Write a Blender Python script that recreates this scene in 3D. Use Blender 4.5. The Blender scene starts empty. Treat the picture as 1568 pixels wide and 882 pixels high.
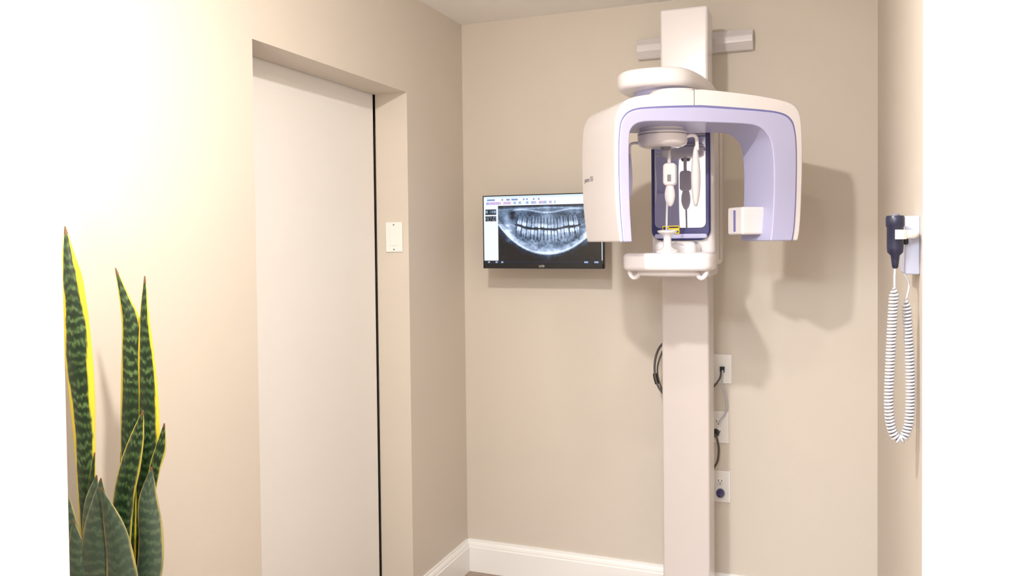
import bpy, math, random, bmesh
from mathutils import Vector, Matrix
random.seed(4)
D2R = math.pi/180
scene = bpy.context.scene
scene.view_settings.view_transform = 'Standard'
scene.view_settings.look = 'None'
scene.view_settings.exposure = 0.0

def lin(c):
    return tuple(((v/255.0)/12.92 if v/255.0 <= .04045 else ((v/255.0+.055)/1.055)**2.4) for v in c)

def mat(name, rgb, rough=.5, metal=0.0, bump=0.0, bscale=200, var=0.0, vscale=3, emit=None, estr=0, coat=0.0):
    m = bpy.data.materials.new(name); m.use_nodes = True
    nt = m.node_tree; b = nt.nodes['Principled BSDF']
    c = lin(rgb)
    b.inputs['Base Color'].default_value = (*c, 1)
    b.inputs['Roughness'].default_value = rough
    b.inputs['Metallic'].default_value = metal
    if coat: b.inputs['Coat Weight'].default_value = coat
    tc = nt.nodes.new('ShaderNodeTexCoord')
    if var > 0:
        n = nt.nodes.new('ShaderNodeTexNoise'); n.inputs['Scale'].default_value = vscale
        n.inputs['Detail'].default_value = 4
        nt.links.new(tc.outputs['Object'], n.inputs['Vector'])
        r = nt.nodes.new('ShaderNodeValToRGB')
        r.color_ramp.elements[0].position = .3; r.color_ramp.elements[1].position = .7
        r.color_ramp.elements[0].color = (*[x*(1-var) for x in c], 1)
        r.color_ramp.elements[1].color = (*[min(1, x*(1+var)) for x in c], 1)
        nt.links.new(n.outputs['Fac'], r.inputs['Fac'])
        nt.links.new(r.outputs['Color'], b.inputs['Base Color'])
    if bump > 0:
        n2 = nt.nodes.new('ShaderNodeTexNoise'); n2.inputs['Scale'].default_value = bscale
        n2.inputs['Detail'].default_value = 3
        nt.links.new(tc.outputs['Object'], n2.inputs['Vector'])
        bp = nt.nodes.new('ShaderNodeBump'); bp.inputs['Strength'].default_value = bump
        bp.inputs['Distance'].default_value = .002
        nt.links.new(n2.outputs['Fac'], bp.inputs['Height'])
        nt.links.new(bp.outputs['Normal'], b.inputs['Normal'])
    if emit:
        b.inputs['Emission Color'].default_value = (*lin(emit), 1)
        b.inputs['Emission Strength'].default_value = estr
    return m

M = {}
M['wall'] = mat('wall_paint_beige', (211, 202, 190), .55, bump=.10, bscale=260, var=.012)
M['ceil'] = mat('ceiling_paint', (250, 248, 246), .7, bump=.08, bscale=200, var=.01)
M['trim'] = mat('trim_white_gloss', (243, 242, 240), .3, var=.01)
M['jamb'] = mat('jamb_white', (222, 222, 228), .35, var=.008)
M['door'] = mat('door_white', (238, 235, 232), .45, var=.01, bump=.03)
M['plastic'] = mat('machine_white_plastic', (222, 217, 219), .25, var=.01, coat=.35)
M['column'] = mat('machine_column_enamel', (204, 196, 193), .28, var=.01, coat=.3)
M['lav'] = mat('machine_lavender_plastic', (180, 181, 216), .33, var=.02)
M['lavd'] = mat('machine_lavender_seam', (112, 114, 168), .4, var=.02)
M['navy'] = mat('navy_plastic', (46, 46, 104), .3, var=.05)
M['dark'] = mat('black_plastic', (18, 18, 22), .35, var=.05)
M['mirror'] = mat('mirror_glass', (215, 216, 228), .03, metal=1.0)
M['grey'] = mat('grey_plastic', (120, 118, 125), .4, var=.03)
M['yellow'] = mat('label_yellow', (240, 205, 30), .5, var=.02)
M['plate'] = mat('outlet_white', (238, 236, 232), .35, var=.01)
M['cablew'] = mat('cable_white', (190, 190, 197), .4, var=.02)
M['cableg'] = mat('cable_grey', (84, 80, 76), .45, var=.05)
M['hs'] = mat('handswitch_navy', (30, 32, 56), .35, var=.08)
M['hold'] = mat('holder_white', (196, 202, 226), .35, var=.01)
M['soil'] = mat('soil', (58, 42, 30), .95, bump=.8, bscale=60, var=.3, vscale=40)
M['pot'] = mat('planter_ceramic', (225, 222, 216), .35, var=.02)
M['lens'] = mat('lamp_lens', (255, 250, 240), .4, emit=(255, 240, 215), estr=6)
M['lensc'] = mat('fill_lens_cool', (255, 255, 255), .4, emit=(235, 242, 255), estr=4)  # glowing lens for the added hall fill lights

def wood():
    m = bpy.data.materials.new('floor_wood'); m.use_nodes = True
    nt = m.node_tree; b = nt.nodes['Principled BSDF']; b.inputs['Roughness'].default_value = .4
    tc = nt.nodes.new('ShaderNodeTexCoord')
    br = nt.nodes.new('ShaderNodeTexBrick')
    br.inputs['Scale'].default_value = 1; br.inputs['Brick Width'].default_value = 1.2
    br.inputs['Row Height'].default_value = .15; br.inputs['Mortar Size'].default_value = .003
    br.inputs['Color1'].default_value = (*lin((160, 142, 128)), 1)
    br.inputs['Color2'].default_value = (*lin((138, 120, 107)), 1)
    br.inputs['Mortar'].default_value = (*lin((60, 45, 35)), 1)
    nt.links.new(tc.outputs['Object'], br.inputs['Vector'])
    mp = nt.nodes.new('ShaderNodeMapping'); mp.inputs['Scale'].default_value = (2, 30, 1)
    nt.links.new(tc.outputs['Object'], mp.inputs['Vector'])
    n = nt.nodes.new('ShaderNodeTexNoise'); n.inputs['Scale'].default_value = 2; n.inputs['Detail'].default_value = 6
    nt.links.new(mp.outputs['Vector'], n.inputs['Vector'])
    mx = nt.nodes.new('ShaderNodeMixRGB'); mx.blend_type = 'OVERLAY'; mx.inputs['Fac'].default_value = .4
    nt.links.new(br.outputs['Color'], mx.inputs['Color1']); nt.links.new(n.outputs['Fac'], mx.inputs['Color2'])
    nt.links.new(mx.outputs['Color'], b.inputs['Base Color'])
    return m
M['wood'] = wood()

def vcmat(name, rough=.4, emission=0.0):
    m = bpy.data.materials.new(name); m.use_nodes = True
    nt = m.node_tree; b = nt.nodes['Principled BSDF']; b.inputs['Roughness'].default_value = rough
    a = nt.nodes.new('ShaderNodeAttribute'); a.attribute_name = 'Col'
    if emission > 0:
        b.inputs['Base Color'].default_value = (.01, .01, .01, 1)
        nt.links.new(a.outputs['Color'], b.inputs['Emission Color'])
        b.inputs['Emission Strength'].default_value = emission
    else:
        nt.links.new(a.outputs['Color'], b.inputs['Base Color'])
    return m
M['screen'] = vcmat('screen_display', .25, 1.15)
M['leaf'] = vcmat('snake_plant_leaf', .38)

def new_obj(name, verts, faces, m=None, parent=None, smooth=False):
    me = bpy.data.meshes.new(name); me.from_pydata([tuple(v) for v in verts], [], faces); me.update()
    if m is not None: me.materials.append(m)
    ob = bpy.data.objects.new(name, me); scene.collection.objects.link(ob)
    if smooth:
        for p in me.polygons: p.use_smooth = True
    if parent: ob.parent = parent
    return ob

def fixn(ob):
    bm = bmesh.new(); bm.from_mesh(ob.data); bmesh.ops.recalc_face_normals(bm, faces=bm.faces); bm.to_mesh(ob.data); bm.free()
    return ob

def bevel(ob, w, seg=3, ang=30):
    md = ob.modifiers.new('bevel', 'BEVEL'); md.width = w; md.segments = seg
    md.limit_method = 'ANGLE'; md.angle_limit = ang*D2R; md.use_clamp_overlap = True
    for p in ob.data.polygons: p.use_smooth = True
    wn = ob.modifiers.new('wn', 'WEIGHTED_NORMAL'); wn.keep_sharp = True
    return ob

def boxes(name, lst, m, parent=None, bw=0, seg=3):
    V = []; F = []
    for (x0, x1, y0, y1, z0, z1) in lst:
        k = len(V)
        V += [(x0, y0, z0), (x1, y0, z0), (x1, y1, z0), (x0, y1, z0), (x0, y0, z1), (x1, y0, z1), (x1, y1, z1), (x0, y1, z1)]
        F += [(k, k+3, k+2, k+1), (k+4, k+5, k+6, k+7), (k, k+1, k+5, k+4), (k+1, k+2, k+6, k+5), (k+2, k+3, k+7, k+6), (k+3, k, k+4, k+7)]
    ob = new_obj(name, V, F, m, parent)
    if bw: bevel(ob, bw, seg)
    return ob

def empty(name, loc=(0, 0, 0), rz=0):
    e = bpy.data.objects.new(name, None); e.empty_display_size = .1
    e.location = loc; e.rotation_euler = (0, 0, rz); scene.collection.objects.link(e); return e

def lathe(name, prof, center, m, parent=None, seg=48, axis='Z', smooth=True):
    V = []; F = []
    n = len(prof)
    for (r, h) in prof:
        for j in range(seg):
            a = 2*math.pi*j/seg; c, s = r*math.cos(a), r*math.sin(a)
            p = {'Z': (c, s, h), 'Y': (c, h, s), 'X': (h, c, s)}[axis]
            V.append((center[0]+p[0], center[1]+p[1], center[2]+p[2]))
    for i in range(n-1):
        for j in range(seg):
            j2 = (j+1) % seg
            F.append((i*seg+j, i*seg+j2, (i+1)*seg+j2, (i+1)*seg+j))
    F.append(tuple(reversed(range(seg)))); F.append(tuple(range((n-1)*seg, n*seg)))
    ob = new_obj(name, V, F, m, parent, smooth)
    if smooth:
        md = ob.modifiers.new('es', 'EDGE_SPLIT'); md.split_angle = 40*D2R
    return ob

def catmull(pts, n=8, closed=False):
    pts = [Vector(p) for p in pts]; out = []; L = len(pts)
    rng = range(L) if closed else range(L-1)
    for i in rng:
        if closed: p0, p1, p2, p3 = pts[(i-1) % L], pts[i], pts[(i+1) % L], pts[(i+2) % L]
        else: p0, p1, p2, p3 = pts[max(i-1, 0)], pts[i], pts[i+1], pts[min(i+2, L-1)]
        for k in range(n):
            t = k/n
            out.append(.5*((2*p1)+(-p0+p2)*t+(2*p0-5*p1+4*p2-p3)*t*t+(-p0+3*p1-3*p2+p3)*t**3))
    if not closed: out.append(pts[-1])
    return out

def resample(pts, n):
    d = [0]
    for a, b in zip(pts, pts[1:]): d.append(d[-1]+(b-a).length)
    out = []; j = 0
    for i in range(n):
        s = d[-1]*i/(n-1)
        while j < len(d)-2 and d[j+1] < s: j += 1
        t = 0 if d[j+1] == d[j] else (s-d[j])/(d[j+1]-d[j])
        out.append(pts[j].lerp(pts[j+1], min(1, max(0, t))))
    return out

def tube(name, pts, r, m, parent=None, seg=10, rads=None):
    pts = [Vector(p) for p in pts]; V = []; F = []
    t0 = (pts[1]-pts[0]).normalized()
    up = Vector((0, 0, 1)) if abs(t0.z) < .9 else Vector((1, 0, 0))
    nrm = (up-up.dot(t0)*t0).normalized()
    for i, p in enumerate(pts):
        if i == 0: t = t0
        elif i == len(pts)-1: t = (pts[i]-pts[i-1]).normalized()
        else: t = (pts[i+1]-pts[i-1]).normalized()
        nrm = (nrm-nrm.dot(t)*t).normalized(); bn = t.cross(nrm)
        rr = rads[i] if rads else r
        for j in range(seg):
            a = 2*math.pi*j/seg
            V.append(p+nrm*rr*math.cos(a)+bn*rr*math.sin(a))
    for i in range(len(pts)-1):
        for j in range(seg):
            j2 = (j+1) % seg
            F.append((i*seg+j, i*seg+j2, (i+1)*seg+j2, (i+1)*seg+j))
    F.append(tuple(reversed(range(seg)))); F.append(tuple(range((len(pts)-1)*seg, len(pts)*seg)))
    return new_obj(name, V, F, m, parent, True)

def prism_z(name, plan, z0, z1, m, parent=None, bw=.01, seg=4):
    n = len(plan); V = [(p[0], p[1], z0) for p in plan]+[(p[0], p[1], z1) for p in plan]
    F = [tuple(reversed(range(n))), tuple(range(n, 2*n))]+[(i, (i+1) % n, n+(i+1) % n, n+i) for i in range(n)]
    ob = new_obj(name, V, F, m, parent); bevel(ob, bw, seg, 50); return ob

def prism_y(name, prof, y0, y1, m, parent=None, bw=.004, seg=3):
    n = len(prof); V = [(p[0], y0, p[1]) for p in prof]+[(p[0], y1, p[1]) for p in prof]
    F = [tuple(range(n)), tuple(reversed(range(n, 2*n)))]+[(i, n+i, n+(i+1) % n, (i+1) % n) for i in range(n)]
    ob = new_obj(name, V, F, m, parent)
    if bw: bevel(ob, bw, seg, 50)
    return ob

def rrect(x0, x1, z0, z1, r, n=6):
    out = []
    for cx, cz, a0 in ((x0+r, z0+r, 180), (x1-r, z0+r, 270), (x1-r, z1-r, 0), (x0+r, z1-r, 90)):
        for k in range(n+1):
            a = (a0+90*k/n)*D2R; out.append((cx+r*math.cos(a), cz+r*math.sin(a)))
    return out

# ------------------------------------------------------------ ROOM
H = 2.44; WX = 1.684; DY = -2.6
OP0, OP1, OPZ = -1.411, -.515, 2.057
boxes('floor', [(-1.1, 2.9, -5.6, .15, -.1, 0)], M['wood'])
boxes('ceiling', [(-1.1, 2.9, -5.6, .15, H, H+.1)], M['ceil'])
boxes('wall_back', [(-.4, WX+.12, 0, .12, 0, H)], M['wall'])
boxes('wall_left', [(-.14, 0, DY, OP0, 0, H), (-.14, 0, OP1, 0, 0, H), (-.14, 0, OP0, OP1, OPZ, H), (-.4, -.24, DY, 0, 0, H)], M['wall'])
boxes('wall_right', [(WX, WX+.12, DY, 0, 0, H)], M['wall'])
boxes('wall_front', [(-1.1, .676, DY-.12, DY, 0, H), (1.573, 2.9, DY-.12, DY, 0, H), (.676, 1.573, DY-.12, DY, 2.07, H)], M['wall'])
boxes('wall_hall_left', [(-1.1, -1.0, -5.6, DY-.12, 0, H)], M['wall'])
boxes('wall_hall_right', [(2.8, 2.9, -5.6, DY-.12, 0, H)], M['wall'])
boxes('wall_hall_back', [(-1.0, 2.8, -5.6, -5.5, 0, H)], M['wall'])

boxes('trim_doorway', [
    (.676, .695, DY-.125, DY+.003, 0, 2.07), (1.551, 1.573, DY-.125, DY+.003, 0, 2.07), (.695, 1.551, DY-.125, DY+.003, 2.05, 2.07),
    (.60, .689, DY-.143, DY-.120, 0, 2.14), (1.557, 1.651, DY-.143, DY-.120, 0, 2.14), (.689, 1.557, DY-.143, DY-.120, 2.06, 2.14),
    (.59, .671, DY, DY+.018, 0, 2.15), (1.576, 1.655, DY, DY+.018, 0, 2.15), (.671, 1.576, DY, DY+.018, 2.07, 2.15)], M['jamb'], bw=.003)

dr = empty('door_1')
boxes('door_panel', [(-.188, -.146, -1.52, -.522, .01, 2.10)], M['door'], dr, .002)
boxes('door_track', [(-.2, -.142, -1.52, -.30, 2.105, 2.14)], M['grey'], dr, .001)

def baseboard(name, segs, axis, sign):
    V = []; F = []
    prof = [(0, 0), (.016, 0), (.016, .108), (.0125, .112), (.0125, .118), (.010, .126), (.006, .132), (.005, .142), (0, .142)]
    for a0, a1, base in segs:
        k = len(V); n = len(prof)
        for a in (a0, a1):
            for d, z in prof:
                V.append((a, base+sign*d, z) if axis == 'x' else (base+sign*d, a, z))
        F += [tuple(range(k, k+n)), tuple(reversed(range(k+n, k+2*n)))]
        F += [(k+i, k+n+i, k+n+(i+1) % n, k+(i+1) % n) for i in range(n)]
    return fixn(new_obj(name, V, F, M['trim']))
baseboard('baseboard_back', [(0, WX, 0)], 'x', -1)
baseboard('baseboard_left', [(OP1, 0, 0), (DY+.02, OP0, 0)], 'y', 1)
baseboard('baseboard_right', [(DY+.02, 0, WX)], 'y', -1)

# ------------------------------------------------------------ LIGHT SWITCH / OUTLETS
def wall_plate(root, w, h):
    boxes('plate', [(-w/2, w/2, -.006, 0, -h/2, h/2)], M['plate'], root, .0025)
ls = empty('light_switch', (-.062, OP1, 1.50))
wall_plate(ls, .072, .116)
boxes('rocker', [(-.016, .016, -.009, -.004, -.033, .033)], M['plate'], ls, .002)
boxes('screws', [(-.003, .003, -.0072, -.005, .045, .051), (-.003, .003, -.0072, -.005, -.051, -.045)], M['grey'], ls, .001)

def outlet(x, z, w, h, kind):
    e = empty('wall_outlet', (x, 0, z)); wall_plate(e, w, h)
    if kind == 'duplex':
        for s, nm in ((.020, 'upper'), (-.020, 'lower')):
            lathe('receptacle_'+nm, [(.0165, 0), (.0165, -.003), (.0155, -.0035)], (0, -.0055, s), M['plate'], e, 24, 'Y')
            boxes('slots_'+nm, [(-.0075, -.0055, -.0098, -.008, s-.001, s+.008), (.0055, .0075, -.0098, -.008, s-.001, s+.008), (-.002, .002, -.0098, -.008, s-.009, s-.005)], M['dark'], e)
    else:
        boxes('port', [(-.009, .009, -.016, -.004, -.012, .010)], M['dark'], e, .001)
    return e
o1 = outlet(1.122, .963, .072, .116, 'data')
o2 = outlet(1.106, .730, .078, .128, 'duplex')
o3 = outlet(1.112, .492, .078, .126, 'duplex')
lathe('plug', [(.015, 0), (.017, -.012), (.014, -.03), (.007, -.038), (.005, -.05)], (.002, -.008, -.022), M['navy'], o3, 24, 'Y')
lathe('plug', [(.015, 0), (.015, -.02), (.008, -.03)], (-.01, -.008, -.022), M['dark'], o2, 24, 'Y')

# ------------------------------------------------------------ MONITOR
mx0, mx1, mz0, mz1, my = .178, .691, 1.367, 1.668, -.20
mon = empty('wall_monitor')
boxes('housing', [(mx0, mx1, my+.004, my+.03, mz0, mz1)], M['dark'], mon, .004)
boxes('rear_bulge', [(mx0+.1, mx1-.1, my+.028, my+.055, mz0+.05, mz1-.05)], M['dark'], mon, .01)
bz = .004; bb = .020
boxes('bezel', [(mx0, mx1, my, my+.006, mz0, mz0+bb), (mx0, mx1, my, my+.006, mz1-bz, mz1), (mx0, mx0+bz, my, my+.006, mz0, mz1), (mx1-bz, mx1, my, my+.006, mz0, mz1)], M['dark'], mon, .001)
boxes('mount_plate', [(.38, .49, my+.053, my+.063, 1.47, 1.58)], M['grey'], mon, .002)
boxes('mount_arm', [(.42, .45, my+.06, -.015, 1.505, 1.545)], M['grey'], mon, .004)
boxes('mount_wall_plate', [(.39, .48, -.016, 0, 1.46, 1.59)], M['grey'], mon, .003)
cu = bpy.data.curves.new('bezel_lettering', 'FONT'); cu.body = 'LCD'; cu.size = .012; cu.extrude = .0002; cu.align_x = 'CENTER'
tx = bpy.data.objects.new('bezel_lettering', cu); scene.collection.objects.link(tx); tx.parent = mon
tx.location = ((mx0+mx1)/2, my-.0004, mz0+.006); tx.rotation_euler = (math.pi/2, 0, 0); cu.materials.append(M['plate'])

def sstep(a, b, x):
    t = min(1, max(0, (x-a)/(b-a))); return t*t*(3-2*t)
def hsh(i, j=0):
    v = math.sin(i*127.1+j*311.7)*43758.5453; return v-math.floor(v)
def vnoise(x, y):
    ix, iy = math.floor(x), math.floor(y); fx, fy = x-ix, y-iy
    fx = fx*fx*(3-2*fx); fy = fy*fy*(3-2*fy)
    a, b, c, d = hsh(ix, iy), hsh(ix+1, iy), hsh(ix, iy+1), hsh(ix+1, iy+1)
    return (a*(1-fx)+b*fx)*(1-fy)+(c*(1-fx)+d*fx)*fy
TT = []
widths = [.050, .052, .048, .034, .032, .034, .030, .038, .038, .030, .034, .032, .034, .048, .052, .050]
tot = sum(widths)*2; s_ = 1.24/tot; xx = -.62
for w_ in widths:
    TT.append((xx+w_*s_, w_*s_)); xx += 2*w_*s_
def teeth(x, Y, yo, up, k0):
    v = 0
    for k, (c, w) in enumerate(TT):
        if not up and 4 < k < 11: w = w*.86
        lean = c*.22
        L = .20+.05*hsh(k, k0)+(.04 if 5 < k < 10 else 0)
        d = (yo-Y-.004-.016*hsh(k, k0+7)) if up else (Y-yo-.004-.016*hsh(k, k0+7))
        if d < -.01 or d > L: continue
        xc = c+(-lean if up else lean)*d*1.3+.010*(hsh(k, k0+3)-.5)
        crown = .068+.022*hsh(k, k0+1)
        molar = w > .045
        ww = w*((.86+.14*math.sin(min(1, d/crown)*math.pi)) if d < crown else max(.22, .86-.58*(d-crown)/(L-crown)))
        e = 1-sstep(ww*.66, ww*1.04, abs(x-xc))
        if d < crown:
            vv = (.72+.30*hsh(k, k0+2))*(.75+.35*sstep(0, .02, d))
            vv *= 1-.30*math.exp(-(((x-xc)/(w*.32))**2+((d-crown*.8)/.030)**2))
            vv *= 1-.25*math.exp(-((d-crown)/.010)**2)
        else:
            vv = .60*(1-.38*math.exp(-((x-xc)/(w*.18))**2))
            if molar and d > crown+.03: vv *= 1-.7*math.exp(-((x-xc)/(w*.24))**2)
        e *= sstep(-.01, .006, d)*(1-sstep(L-.04, L, d))
        v = max(v, e*vv)
    return v
def xray(X, Y):
    x = (X-.49)*2.05
    ax = abs(x)
    yo = .44-.075*(min(ax, .75)/.62)**2
    yo += .008*math.sin(x*13)
    n1 = vnoise(X*9, Y*7); n2 = vnoise(X*32, Y*22); n3 = vnoise(X*90, Y*60)
    body = sstep(0, .06, Y)*(1-sstep(.88, 1.0, Y+.42*ax**2.2))
    val = .05+(.26+.22*n1)*body
    jb = .87-.44*(ax/.92)**2.2
    d = Y-jb
    if ax < 1: val += .46*math.exp(-(d/.020)**2)+.20*math.exp(-((d+.05)/.05)**2)
    if d > .03: val *= .45
    if yo < Y < jb: val += .14+.18*(n2-.5)
    val -= .12*math.exp(-((Y-(jb-.12))/.012)**2)*sstep(.25, .4, ax)
    val += .36*math.exp(-((Y-.11-.03*math.cos(x*6))/.014)**2)*(1-sstep(.65, .85, ax))
    val += .24*math.exp(-((Y-.05-.03*ax)/.012)**2)
    val -= .22*math.exp(-(((ax-.30)/.14)**2+((Y-.16)/.045)**2))
    val += .30*math.exp(-(((ax-.86+.15*Y)/.07)**2))*sstep(.05, .2, Y)*(1-sstep(.55, .75, Y))
    val -= .26*math.exp(-((ax-.70)/.05)**2)*sstep(.05, .1, Y)*(1-sstep(.2, .32, Y))
    val += .12*math.exp(-(x/.10)**2)
    if ax < .66: val -= .50*math.exp(-((Y-yo)/.011)**2)
    t = max(teeth(x, Y, yo-.006, True, 11), teeth(x, Y, yo+.006, False, 37))
    if t > 0: val = max(val*.55+t*.72, t)
    elif ax < .64 and abs(Y-yo) < .2: val *= .75
    val += .13*(n2-.5)+.12*(n3-.5)
    val = max(0, min(1, val))
    return (val**1.25*.88, val**1.05*.94, min(1, .02+val**.92*1.03))
def screen_col(u, v):
    if v < .03: return (.80, .88, .95)
    if v < .075:
        if v > .04 and v < .065 and u < .5 and hsh(int(u*70)) > .5: return (.45, .55, .75)
        return (.93, .95, .98)
    if v < .14:
        if .085 < v < .125 and u < .62 and hsh(int(u*46), 7) > .35: return (.55+.3*hsh(int(u*46), 1), .68, .85)
        return (.90, .94, .98)
    if v > .955:
        if hsh(int(u*60), 3) > .6 and .965 < v < .99 and (u < .2 or u > .85): return (.55, .65, .8)
        return (.04, .07, .14)
    if u < .125:
        if .19 < v < .275 and .012 < u < .11: return (.10, .14, .2) if not (.012 < u < .11 and .21 < v < .25 and hsh(int(u*200)) > .5) else (.5, .6, .7)
        if .29 < v < .37 and .012 < u < .11: return (.08, .10, .16) if hsh(int(u*120), int(v*60)) > .4 else (.4, .45, .5)
        return (.90, .94, .97)
    if u > .992: return (.85, .9, .95)
    return xray((u-.125)/.867, (v-.14)/.815)
NU, NV = 500, 280
sx0, sx1, sz0, sz1 = mx0+bz, mx1-bz, mz0+bb, mz1-bz
V = []; C = []
for j in range(NV+1):
    for i in range(NU+1):
        u, v = i/NU, j/NV
        V.append((sx0+(sx1-sx0)*u, my+.0025, sz1-(sz1-sz0)*v))
        c = screen_col(u, v); C += [c[0]**2.2, c[1]**2.2, c[2]**2.2, 1]
F = [(j*(NU+1)+i, (j+1)*(NU+1)+i, (j+1)*(NU+1)+i+1, j*(NU+1)+i+1) for j in range(NV) for i in range(NU)]
scr = new_obj('screen', V, F, M['screen'], mon)
ca = scr.data.color_attributes.new('Col', 'FLOAT_COLOR', 'POINT'); ca.data.foreach_set('color', C)

# ------------------------------------------------------------ X-RAY MACHINE
xm = empty('dental_xray_machine')
cx0, cx1 = .942, 1.112
boxes('column', [(cx0, cx1, -.33, -.19, 0, 1.5)], M['column'], xm, .008)
boxes('column_upper', [(cx0, cx1, -.33, -.19, 1.48, 2.315)], M['plastic'], xm, .010)
boxes('column_base', [(cx0-.12, cx1+.12, -.45, -.03, .0, .02)], M['column'], xm, .004)
boxes('wall_standoff', [(cx0+.03, cx1-.03, -.2, 0, 2.215, 2.285)], M['grey'], xm, .004)
V = []; prof = [(0, -.040), (0, .040), (-.028, .040), (-.05, .012), (-.05, -.012), (-.028, -.040)]
for x in (.795, 1.245):
    for d, z in prof: V.append((x, d, 2.25+z))
n = 6
F = [tuple(reversed(range(n))), tuple(range(n, 2*n))]+[(i, (i+1) % n, n+(i+1) % n, n+i) for i in range(n)]
bar = fixn(new_obj('wall_bracket_bar', V, F, M['plastic'], xm))
bevel(bar, .003)
boxes('carriage_body', [(.934, 1.150, -.475, -.20, 1.385, 1.97)], M['plastic'], xm, .022, 5)
boxes('carriage_side_seam', [(1.1495, 1.1508, -.335, -.330, 1.41, 1.95)], M['grey'], xm)
boxes('carriage_collar', [(.930, 1.128, -.40, -.18, 1.345, 1.42)], M['plastic'], xm, .015, 4)
prism_y('mirror_frame', rrect(.938, 1.138, 1.478, 1.88, .035), -.492, -.470, M['navy'], xm, .006)
prism_y('mirror', rrect(.951, 1.124, 1.520, 1.875, .018), -.4945, -.488, M['mirror'], xm, .001)
prism_y('mirror_lip', rrect(.950, 1.128, 1.484, 1.500, .007), -.498, -.478, M['lav'], xm, .003)
boxes('laser_label', [(.978, 1.036, -.5015, -.4915, 1.500, 1.528)], M['yellow'], xm, .001)
boxes('laser_label_text', [(.981, .998, -.5022, -.501, 1.504, 1.524), (1.001, 1.033, -.5022, -.501, 1.520, 1.525), (1.001, 1.033, -.5022, -.501, 1.504, 1.511)], M['dark'], xm)
plan = catmull([(.935, -.42), (.915, -.55), (.897, -.66), (.894, -.735), (.925, -.776), (1.035, -.792), (1.145, -.774), (1.176, -.735), (1.178, -.66), (1.165, -.55), (1.15, -.42)], 6)
prism_z('chin_shelf', plan, 1.384, 1.440, M['plastic'], xm, .018, 6)
plan3 = catmull([(.95, -.43), (.935, -.56), (.925, -.66), (.93, -.72), (.965, -.745), (1.035, -.755), (1.105, -.745), (1.14, -.72), (1.148, -.66), (1.14, -.56), (1.135, -.43)], 6)
prism_z('chin_shelf_underside', plan3, 1.366, 1.392, M['plastic'], xm, .010, 4)
for sx, nm in ((-1, 'left'), (1, 'right')):
    xx = 1.037+sx*.122
    tube('hand_grip_'+nm, catmull([(xx, -.73, 1.392), (xx-sx*.004, -.742, 1.374), (xx-sx*.014, -.742, 1.362), (xx-sx*.026, -.735, 1.366), (xx-sx*.032, -.72, 1.387)], 6), .0075, M['plastic'], xm, 14)
boxes('shelf_neck', [(.965, 1.105, -.60, -.40, 1.40, 1.475)], M['plastic'], xm, .02, 4)
lathe('chin_rest_base', [(.036, 0), (.036, .006), (.022, .012), (.014, .018), (.012, .05), (.016, .056), (.030, .064), (.032, .070), (.02, .073)], (1.03, -.70, 1.440), M['plastic'], xm, 36)
tube('bite_rod', [(1.028, -.70, 1.51), (1.028, -.70, 1.53), (1.028, -.690, 1.60)], .0035, M['cablew'], xm, 10)
tc0 = (1.016, -.70)
lathe('support_disc', [(.060, 1.775), (.074, 1.782), (.078, 1.79), (.078, 1.82), (.070, 1.828), (.070, 1.845)], (tc0[0], tc0[1], 0), M['plastic'], xm, 64)
lathe('support_disc_ring', [(.066, 1.838), (.066, 1.86)], (tc0[0], tc0[1], 0), M['grey'], xm, 64)
lathe('support_disc_hub', [(.014, 1.766), (.018, 1.776)], (tc0[0]+.01, tc0[1], 0), M['grey'], xm, 32)
lathe('support_disc_groove', [(.0785, 1.812), (.0785, 1.8145)], (tc0[0], tc0[1], 0), M['grey'], xm, 64)
tube('temple_rod_left', catmull([(.95, -.70, 1.79), (.925, -.70, 1.793), (.912, -.70, 1.785), (.911, -.70, 1.75)], 6), .0045, M['plastic'], xm, 12)
tube('temple_rod_right', catmull([(1.08, -.70, 1.80), (1.105, -.70, 1.808), (1.122, -.70, 1.80), (1.125, -.70, 1.76)], 6), .006, M['plastic'], xm, 12)
def pad(name, cx, cy, z0, z1, wx, wy, m):
    V = []; F = []; seg = 20; N = 16
    for i in range(N+1):
        t = i/N; z = z1+(z0-z1)*t
        s = min(1, math.sin(math.pi*min(max(t, .012), .988))**.35)*(.72+.28*math.sin(math.pi*t*.8))
        for j in range(seg):
            a = 2*math.pi*j/seg
            V.append((cx+wx*s*math.cos(a), cy+wy*s*math.sin(a), z))
    for i in range(N):
        for j in range(seg):
            j2 = (j+1) % seg; F.append((i*seg+j, (i+1)*seg+j, (i+1)*seg+j2, i*seg+j2))
    F.append(tuple(range(seg))); F.append(tuple(reversed(range(N*seg, (N+1)*seg))))
    return fixn(new_obj(name, V, F, m, xm, True))
pad('temple_pad_left', .911, -.70, 1.615, 1.76, .007, .018, M['lav'])
pad('temple_pad_right', 1.120, -.70, 1.585, 1.775, .015, .022, M['plastic'])
tube('forehead_rod', [(1.03, -.66, 1.78), (1.03, -.66, 1.70)], .006, M['plastic'], xm, 12)
prism_y('forehead_pad', rrect(1.011, 1.053, 1.655, 1.728, .012), -.672, -.645, M['plastic'], xm, .006)
pad('nose_support', 1.032, -.660, 1.588, 1.67, .017, .011, M['plastic'])
boxes('forehead_slot', [(1.026, 1.038, -.6735, -.668, 1.668, 1.690)], M['grey'], xm, .001)

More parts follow.
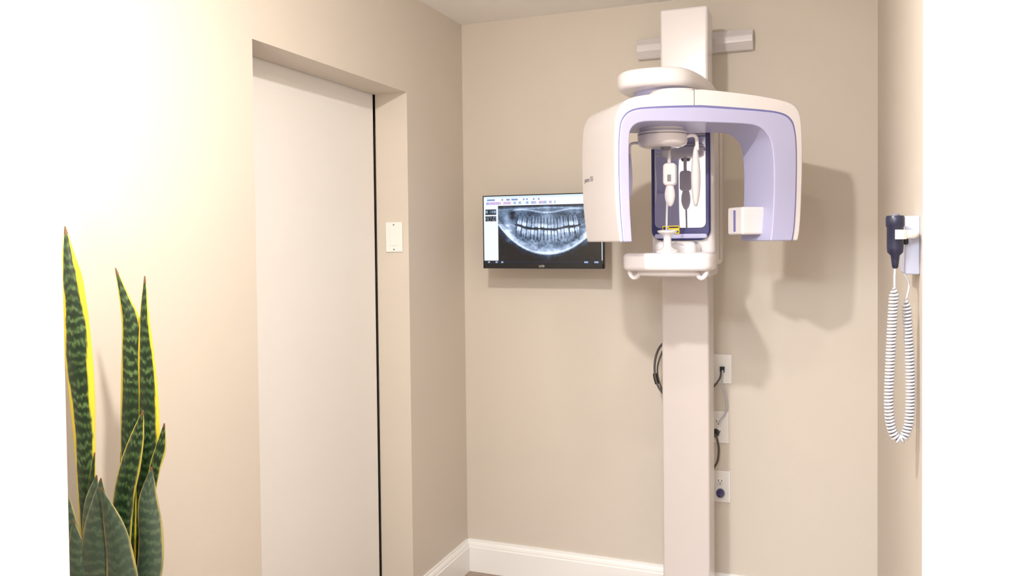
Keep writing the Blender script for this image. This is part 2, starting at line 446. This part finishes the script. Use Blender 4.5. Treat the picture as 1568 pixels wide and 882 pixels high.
plan = catmull([(.935, -.33), (.905, -.50), (.880, -.66), (.885, -.76), (.93, -.815), (1.02, -.825), (1.10, -.78), (1.135, -.66), (1.15, -.50), (1.15, -.33)], 6)
ch = prism_z('carrier_head', plan, 1.952, 2.008, M['plastic'], xm, .024, 6)
plan2 = catmull([(.95, -.35), (.93, -.52), (.92, -.66), (.95, -.74), (1.03, -.77), (1.10, -.73), (1.12, -.62), (1.135, -.50), (1.14, -.35)], 6)
prism_z('carrier_underside', plan2, 1.936, 1.96, M['lav'], xm, .008, 3)
lathe('rotation_bearing', [(.085, 1.90), (.085, 1.945)], (1.05, -.70, 0), M['plastic'], xm, 48)

TH = 36*D2R
ca_ = empty('rotating_arm', (1.05, -.70, 0), TH); ca_.parent = xm
Dp = .14
outer = [(-.240, 1.476), (-.252, 1.58), (-.256, 1.70), (-.254, 1.80), (-.246, 1.855), (-.215, 1.893), (-.14, 1.912), (0, 1.930), (.06, 1.931), (.2, 1.922), (.305, 1.908), (.350, 1.890), (.368, 1.85), (.373, 1.75), (.370, 1.62), (.364, 1.52), (.356, 1.474)]
mid = [(-.232, 1.476), (-.240, 1.58), (-.243, 1.70), (-.241, 1.79), (-.230, 1.836), (-.195, 1.862), (-.12, 1.871), (0, 1.877), (.06, 1.877), (.2, 1.873), (.285, 1.867), (.325, 1.850), (.342, 1.814), (.348, 1.74), (.346, 1.62), (.340, 1.52), (.332, 1.474)]
inner = [(-.204, 1.476), (-.210, 1.58), (-.212, 1.70), (-.211, 1.775), (-.204, 1.808), (-.175, 1.827), (-.11, 1.832), (0, 1.833), (.06, 1.833), (.16, 1.832), (.215, 1.825), (.248, 1.80), (.262, 1.765), (.268, 1.71), (.268, 1.62), (.262, 1.52), (.256, 1.474)]
def ribbon(name, A, B, y0, ybf, m, bw, seg=3):
    a = catmull([(p[0], p[1], 0) for p in A], 5); b = catmull([(p[0], p[1], 0) for p in B], 5)
    n = len(a); V = []
    for q, back in ((a, 0), (a, 1), (b, 0), (b, 1)):
        for p in q: V.append((p.x, ybf(p.x) if back else y0, p.y))
    F = []
    for i in range(n-1):
        F.append((i, n+i, n+i+1, i+1))
        F.append((2*n+i, 2*n+i+1, 3*n+i+1, 3*n+i))
        F.append((i, i+1, 2*n+i+1, 2*n+i))
        F.append((n+i, 3*n+i, 3*n+i+1, n+i+1))
    F.append((0, 2*n, 3*n, n)); F.append((n-1, 2*n-1, 4*n-1, 3*n-1))
    ob = fixn(new_obj(name, V, F, m, ca_))
    bevel(ob, bw, seg, 40); return ob
def yb(x): return .14-.10*sstep(.02, .27, x)
inn2 = [(p[0]*.85+q[0]*.15, p[1]*.85+q[1]*.15) for p, q in zip(inner, mid)]
ribbon('arm_shell', outer, inn2, -Dp, yb, M['plastic'], .012, 5)
ribbon('arm_inner_panel', mid, inner, -Dp-.004, lambda x: yb(x)-.010, M['lav'], .004, 3)
def offs(P, Q, k): return [(p[0]*(1-k)+q[0]*k, p[1]*(1-k)+q[1]*k) for p, q in zip(P, Q)]
ribbon('panel_seam', offs(mid, outer, .12), offs(mid, inner, .02), -Dp-.0015, lambda x: -Dp+.02, M['lavd'], .0005, 1)
boxes('shell_seam', [(-.0008, .0008, -Dp-.0012, -Dp+.02, 1.872, 1.932)], M['grey'], ca_)
boxes('sensor_box', [(.190, .275, -.09, .0, 1.494, 1.582)], M['plastic'], ca_, .008, 4)
boxes('sensor_slot', [(.1885, .192, -.052, -.040, 1.504, 1.572)], M['lavd'], ca_, .001)
boxes('collimator', [(-.215, -.18, -.07, .07, 1.50, 1.66)], M['lav'], ca_, .008, 3)
cu = bpy.data.curves.new('arm_lettering', 'FONT'); cu.body = 'pano 3D'; cu.size = .022; cu.extrude = .0004
tx = bpy.data.objects.new('arm_lettering', cu); scene.collection.objects.link(tx); tx.parent = ca_
tx.matrix_local = Matrix(((0, 0, -1, -.2562), (-1, 0, 0, .115), (0, 1, 0, 1.668), (0, 0, 0, 1)))
cu.materials.append(M['grey'])

cab = empty('power_cable')
tube('cable_loop', catmull([(.965, -.150, 1.22), (.945, -.150, 1.12), (.895, -.150, 1.05), (.880, -.150, .98), (.892, -.150, .91), (.935, -.150, .85), (.965, -.150, .78)], 8), .0045, M['cableg'], cab)
tube('cable_loop_second', catmull([(.97, -.135, 1.20), (.95, -.135, 1.11), (.908, -.135, 1.04), (.888, -.135, .97), (.903, -.135, .90), (.945, -.135, .84), (.97, -.135, .78)], 8), .0035, M['cableg'], cab)
tube('cable_wrap', [(.880, -.145, .955), (.883, -.145, .935), (.889, -.145, .915)], .0085, M['dark'], cab)
tube('cable_to_data_port', catmull([(1.118, -.018, .955), (1.115, -.035, .93), (1.09, -.05, .895), (1.06, -.07, .88)], 8), .0035, M['cableg'], cab)
tube('cable_white', catmull([(1.125, -.018, .96), (1.123, -.03, .91), (1.137, -.03, .86), (1.138, -.02, .80), (1.11, -.03, .755)], 8), .0035, M['cablew'], cab)
tube('cable_to_plug', catmull([(1.096, -.038, .708), (1.106, -.05, .69), (1.112, -.05, .65), (1.105, -.05, .60), (1.08, -.06, .56)], 8), .0045, M['cableg'], cab)

# ------------------------------------------------------------ EXPOSURE HAND SWITCH on right wall
hs = empty('xray_hand_switch')
boxes('holder_plate', [(1.655, WX, -1.33, -1.215, 1.403, 1.530)], M['hold'], hs, .004)
boxes('holder_knob', [(1.650, 1.660, -1.345, -1.325, 1.468, 1.482)], M['dark'], hs, .003)
tube('cradle', catmull([(1.672, -1.325, 1.490), (1.668, -1.36, 1.490), (1.652, -1.372, 1.490)], 6), .009, M['plate'], hs, 14)
seg = 28; F = []
hx, hy = 1.632, -1.372
V2 = []
for i in range(seg+1):
    a = (-95+190*i/seg)*D2R
    for r, z in ((.0165, 1.480), (.0225, 1.480), (.0225, 1.500), (.0165, 1.500)):
        V2.append((hx+r*math.cos(a), hy+r*math.sin(a), z))
for i in range(seg):
    for k in range(4):
        F.append((i*4+k, i*4+(k+1) % 4, (i+1)*4+(k+1) % 4, (i+1)*4+k))
F += [(0, 1, 2, 3), tuple(seg*4+k for k in (3, 2, 1, 0))]
fixn(new_obj('cradle_ring', V2, F, M['plate'], hs, False))
lathe('handset_body', [(.004, 1.418), (.006, 1.42), (.0075, 1.432), (.009, 1.445), (.0155, 1.452), (.0165, 1.462), (.0165, 1.505), (.0185, 1.508), (.0185, 1.526), (.0165, 1.530)], (hx, hy, 0), M['hs'], hs, 32)
lathe('handset_button', [(.009, 1.528), (.009, 1.533), (.006, 1.535)], (hx, hy, 0), M['grey'], hs, 24)
base = catmull([(1.631, -1.372, 1.378), (1.627, -1.366, 1.30), (1.623, -1.36, 1.20), (1.621, -1.36, 1.13), (1.624, -1.357, 1.085), (1.632, -1.353, 1.057), (1.643, -1.35, 1.047), (1.654, -1.347, 1.057), (1.662, -1.343, 1.085), (1.6645, -1.34, 1.13), (1.664, -1.34, 1.20), (1.660, -1.34, 1.28), (1.656, -1.34, 1.350)], 12)
base = resample(base, 2000)
turns = 88; pts = []
for i, p in enumerate(base):
    t = i/(len(base)-1)
    tg = (base[min(i+1, len(base)-1)]-base[max(i-1, 0)]).normalized()
    n1 = tg.cross(Vector((0, 1, 0))).normalized(); n2 = tg.cross(n1)
    a = 2*math.pi*turns*t; r = .0078*min(1, t*40, (1-t)*40)
    pts.append(p+n1*r*math.cos(a)+n2*r*math.sin(a))
tube('coiled_cord', pts, .0028, M['cablew'], hs, 6)
tube('cord_lead_handset', catmull([(hx, hy, 1.42), (hx-.001, hy, 1.40), (1.631, -1.372, 1.378)], 6), .0024, M['cablew'], hs, 8)
tube('cord_lead_holder', catmull([(1.656, -1.34, 1.350), (1.662, -1.335, 1.38), (1.655, -1.32, 1.405)], 6), .0024, M['cablew'], hs, 8)

# ------------------------------------------------------------ SNAKE PLANT
YAW = 21.1*D2R
sp = empty('potted_snake_plant', (.165, -2.04, 0), YAW)
Rl = .125
lathe('planter', [(.085, 0), (.09, .004), (Rl, .73), (Rl, .745), (Rl-.012, .745), (Rl-.014, .71)], (0, 0, 0), M['pot'], sp, 64)
lathe('soil', [(Rl-.014, .70), (Rl-.014, .715)], (0, 0, 0), M['soil'], sp, 48)
def leaf(name, cl, f0, f1, bright=1.0, margin=.22, seed=0, fold=.35, tw=0.0, dx=-.010, wm=1.2):
    pts = catmull([(a+dx, b, c*wm) for a, b, c in cl], 10)
    pts = resample(pts, 260)
    NW = 24; V = []; C = []; N = len(pts)
    for i, p in enumerate(pts):
        t = i/(N-1)
        f = f1+(f0-f1)*t
        tg = (pts[min(i+1, N-1)]-pts[max(i-1, 0)]); tg = Vector((tg.x, tg.y)).normalized()
        nr = Vector((-tg.y, tg.x))
        if nr.x < 0: nr = -nr
        w = max(p.z, .0005)/2
        ang = tw*math.sin(t*5+seed)
        zz = p.y
        for j in range(NW+1):
            u = j/NW*2-1
            off = w*u
            V.append((p.x+nr.x*off*math.cos(ang), f+off*math.sin(ang)+fold*w*(u*u), p.y+nr.y*off*math.cos(ang)))
            mg = margin*(1+.35*math.sin(t*23+seed*3+(2 if u > 0 else 0))+.3*(vnoise(zz*60, seed+(5 if u > 0 else 0))-.5))+(.08*sstep(.5, 0, t) if bright > .8 else 0)
            s = zz*300+5.0*vnoise(u*1.5+seed*7, zz*22)+3.2*vnoise(u*7+seed, zz*80)-1.2*abs(u)
            b = .5+.5*math.sin(s)
            b = sstep(.35, .9, b)*(.25+.75*vnoise(u*12+seed*3, zz*190))
            b *= .5+.7*vnoise(seed*5, zz*18)
            dk = (18, 42, 20); lt = (122, 146, 88)
            b = min(1, b)
            col = [dk[k]*(1-b*.8)+lt[k]*b*.8 for k in range(3)]
            yl = (214, 196, 48) if bright > .95 else ((190, 178, 72) if bright > .8 else (168, 156, 98))
            e = sstep(1-mg-.07, 1-mg+.03, abs(u))
            if bright < .8: col = [(dk[0]*.35+col[0]*.4+46), (dk[1]*.35+col[1]*.4+46), (dk[2]*.35+col[2]*.4+48)]
            col = [col[k]*(1-e)+yl[k]*e for k in range(3)]
            if t < .02: col = [110, 80, 45]
            C += [*lin(col), 1]
    F = [(i*(NW+1)+j, i*(NW+1)+j+1, (i+1)*(NW+1)+j+1, (i+1)*(NW+1)+j) for i in range(N-1) for j in range(NW)]
    ob = new_obj(name, V, F, M['leaf'], sp, True)
    a = ob.data.color_attributes.new('Col', 'FLOAT_COLOR', 'POINT'); a.data.foreach_set('color', C)
    so = ob.modifiers.new('solid', 'SOLIDIFY'); so.thickness = .0022
LV = [
 ([(-.091, 1.524, 0), (-.087, 1.46, .020), (-.083, 1.409, .034), (-.077, 1.29, .044), (-.070, 1.185, .042), (-.065, 1.054, .034), (-.060, .815, .027), (-.05, .70, .022)], 0, .0, 1, .27),
 ([(-.0066, 1.438, 0), (.008, 1.382, .014), (.022, 1.317, .031), (.022, 1.212, .037), (.017, 1.107, .032), (.014, .975, .026), (.01, .70, .022)], 0.01, .03, 1, .15),
 ([(.060, 1.422, 0), (.056, 1.343, .014), (.056, 1.251, .028), (.058, 1.159, .034), (.053, 1.054, .040), (.045, .949, .030), (.03, .70, .024)], .02, .015, 1, .20),
 ([(.062, 1.153, 0), (.048, 1.10, .022), (.032, 1.041, .034), (.018, .975, .034), (.01, .857, .030), (.005, .70, .026)], -.02, -.01, .9, .09),
 ([(.100, 1.125, 0), (.090, 1.074, .017), (.076, 1.028, .017), (.064, .949, .014), (.04, .70, .012)], 0, 0, .9, .12),
 ([(.006, 1.036, 0), (-.002, .975, .030), (-.006, .91, .056), (-.004, .815, .072), (0, .70, .05)], -.06, -.07, .5, .06),
 ([(.086, 1.045, 0), (.076, .975, .030), (.080, .896, .040), (.072, .815, .042), (.04, .70, .03)], -.04, -.03, .5, .10),
 ([(-.018, 1.033, 0), (-.030, .975, .024), (-.033, .896, .034), (-.03, .815, .036), (-.02, .70, .03)], -.04, -.04, .5, .10),
 ([(-.090, 1.015, 0), (-.086, .936, .030), (-.078, .815, .046), (-.04, .70, .035)], -.03, -.03, .5, .10),
 ([(-.042, 1.067, 0), (-.050, 1.00, .012), (-.052, .93, .020), (-.045, .815, .024), (-.03, .70, .02)], -.01, 0, .9, .12),
 ([(.010, 1.02, 0), (.028, .95, .030), (.038, .88, .042), (.038, .80, .050), (.02, .70, .035)], -.07, -.08, .5, .08),
 ([(-.004, 1.06, 0), (.002, .98, .018), (.004, .90, .022), (0, .70, .02)], .02, .03, .9, .16),
 ([(-.105, .93, 0), (-.095, .87, .026), (-.078, .80, .044), (-.04, .70, .03)], -.05, -.06, .5, .10),
 ([(-.055, .95, 0), (-.052, .89, .026), (-.045, .80, .044), (-.02, .70, .03)], -.06, -.06, .5, .10),
]
for i, (cl, f0, f1, br, mg) in enumerate(LV):
    leaf('leaf_%d' % (i+1), cl, f0, f1, br, mg, seed=i+1, tw=.10)

# ------------------------------------------------------------ LIGHTS
def downlight(x, y, r, watts, color, lens, tilt=0, nm='recessed_ceiling_light'):
    e = empty(nm, (x, y, H))
    lathe('trim_ring', [(r+.025, 0), (r+.025, -.004), (r+.003, -.010), (r, -.010), (r, 0)], (0, 0, 0), M['trim'], e, 48)
    lathe('lens', [(r, -.0101), (r, -.0105)], (0, 0, 0), lens, e, 48)
    L = bpy.data.lights.new(nm+'_lamp', 'AREA'); L.shape = 'DISK'; L.size = 2*r; L.energy = watts; L.color = color
    o = bpy.data.objects.new('lamp', L); o.location = (0, 0, -.014-r*math.sin(tilt*D2R)); o.rotation_euler = (tilt*D2R, 0, 0)
    scene.collection.objects.link(o); o.parent = e
downlight(.88, -2.42, .045, 34, (1, .95, .885), M['lens'], 20)
downlight(1.28, -1.85, .045, 6, (1, .95, .88), M['lens'])
downlight(.85, -3.3, .09, 8, (.95, .97, 1), M['lensc'])  # hall light added out of view to brighten the doorway jambs
tl = empty('added_uplight', (.30, -2.465, 0))  # unseen torchiere, added only to brighten the ceiling
lathe('base', [(.11, 0), (.11, .012), (.02, .022)], (0, 0, 0), M['grey'], tl, 40)
lathe('pole', [(.011, .02), (.011, 1.32)], (0, 0, 0), M['grey'], tl, 20)
def bowl():
    prof = [(.02, 1.30), (.06, 1.315), (.09, 1.345), (.11, 1.39), (.105, 1.39), (.085, 1.350), (.055, 1.322), (.012, 1.312)]
    seg = 40; V = []; F = []
    for r, z in prof:
        for j in range(seg):
            a = 2*math.pi*j/seg; V.append((r*math.cos(a), r*math.sin(a), z))
    for i in range(len(prof)-1):
        for j in range(seg):
            F.append((i*seg+j, i*seg+(j+1) % seg, (i+1)*seg+(j+1) % seg, (i+1)*seg+j))
    new_obj('bowl', V, F, M['grey'], tl, True)
bowl()
L = bpy.data.lights.new('torchiere_lamp', 'AREA'); L.shape = 'DISK'; L.size = .12; L.energy = 6; L.color = (1, .97, .93)
o = bpy.data.objects.new('lamp', L); o.location = (0, 0, 1.375); o.rotation_euler = (math.pi, 0, 0); scene.collection.objects.link(o); o.parent = tl
for k, (x, y) in enumerate(((.9, -4.3),)):
    e = empty('added_hall_fill_panel', (x, y, H))  # unseen panel added behind the camera as cool fill
    boxes('frame', [(-.62, .62, -.32, .32, -.012, 0)], M['trim'], e, .002)
    boxes('lens', [(-.6, .6, -.3, .3, -.014, -.0121)], M['lensc'], e)
    L = bpy.data.lights.new('panel', 'AREA'); L.shape = 'RECTANGLE'; L.size = 1.2; L.size_y = .6; L.energy = 180; L.color = (.91, .945, 1)
    o = bpy.data.objects.new('lamp', L); o.location = (0, 0, -.02); scene.collection.objects.link(o); o.parent = e
w = bpy.data.worlds.new('world'); scene.world = w; w.use_nodes = True
w.node_tree.nodes['Background'].inputs['Color'].default_value = (.9, .95, 1, 1)
w.node_tree.nodes['Background'].inputs['Strength'].default_value = .3

# ------------------------------------------------------------ CAMERA
cam = bpy.data.cameras.new('camera'); co = bpy.data.objects.new('camera', cam); scene.collection.objects.link(co)
cam.sensor_width = 36; cam.lens = 1219/1568*36; cam.shift_y = -46/1568; cam.clip_start = .02
Rm = Matrix.Rotation(21.1*D2R, 4, 'Z') @ Matrix.Rotation((90-1.4)*D2R, 4, 'X') @ Matrix.Rotation(-.6*D2R, 4, 'Z')
co.matrix_world = Matrix.Translation((1.481, -3.245, 1.49)) @ Rm
scene.camera = co
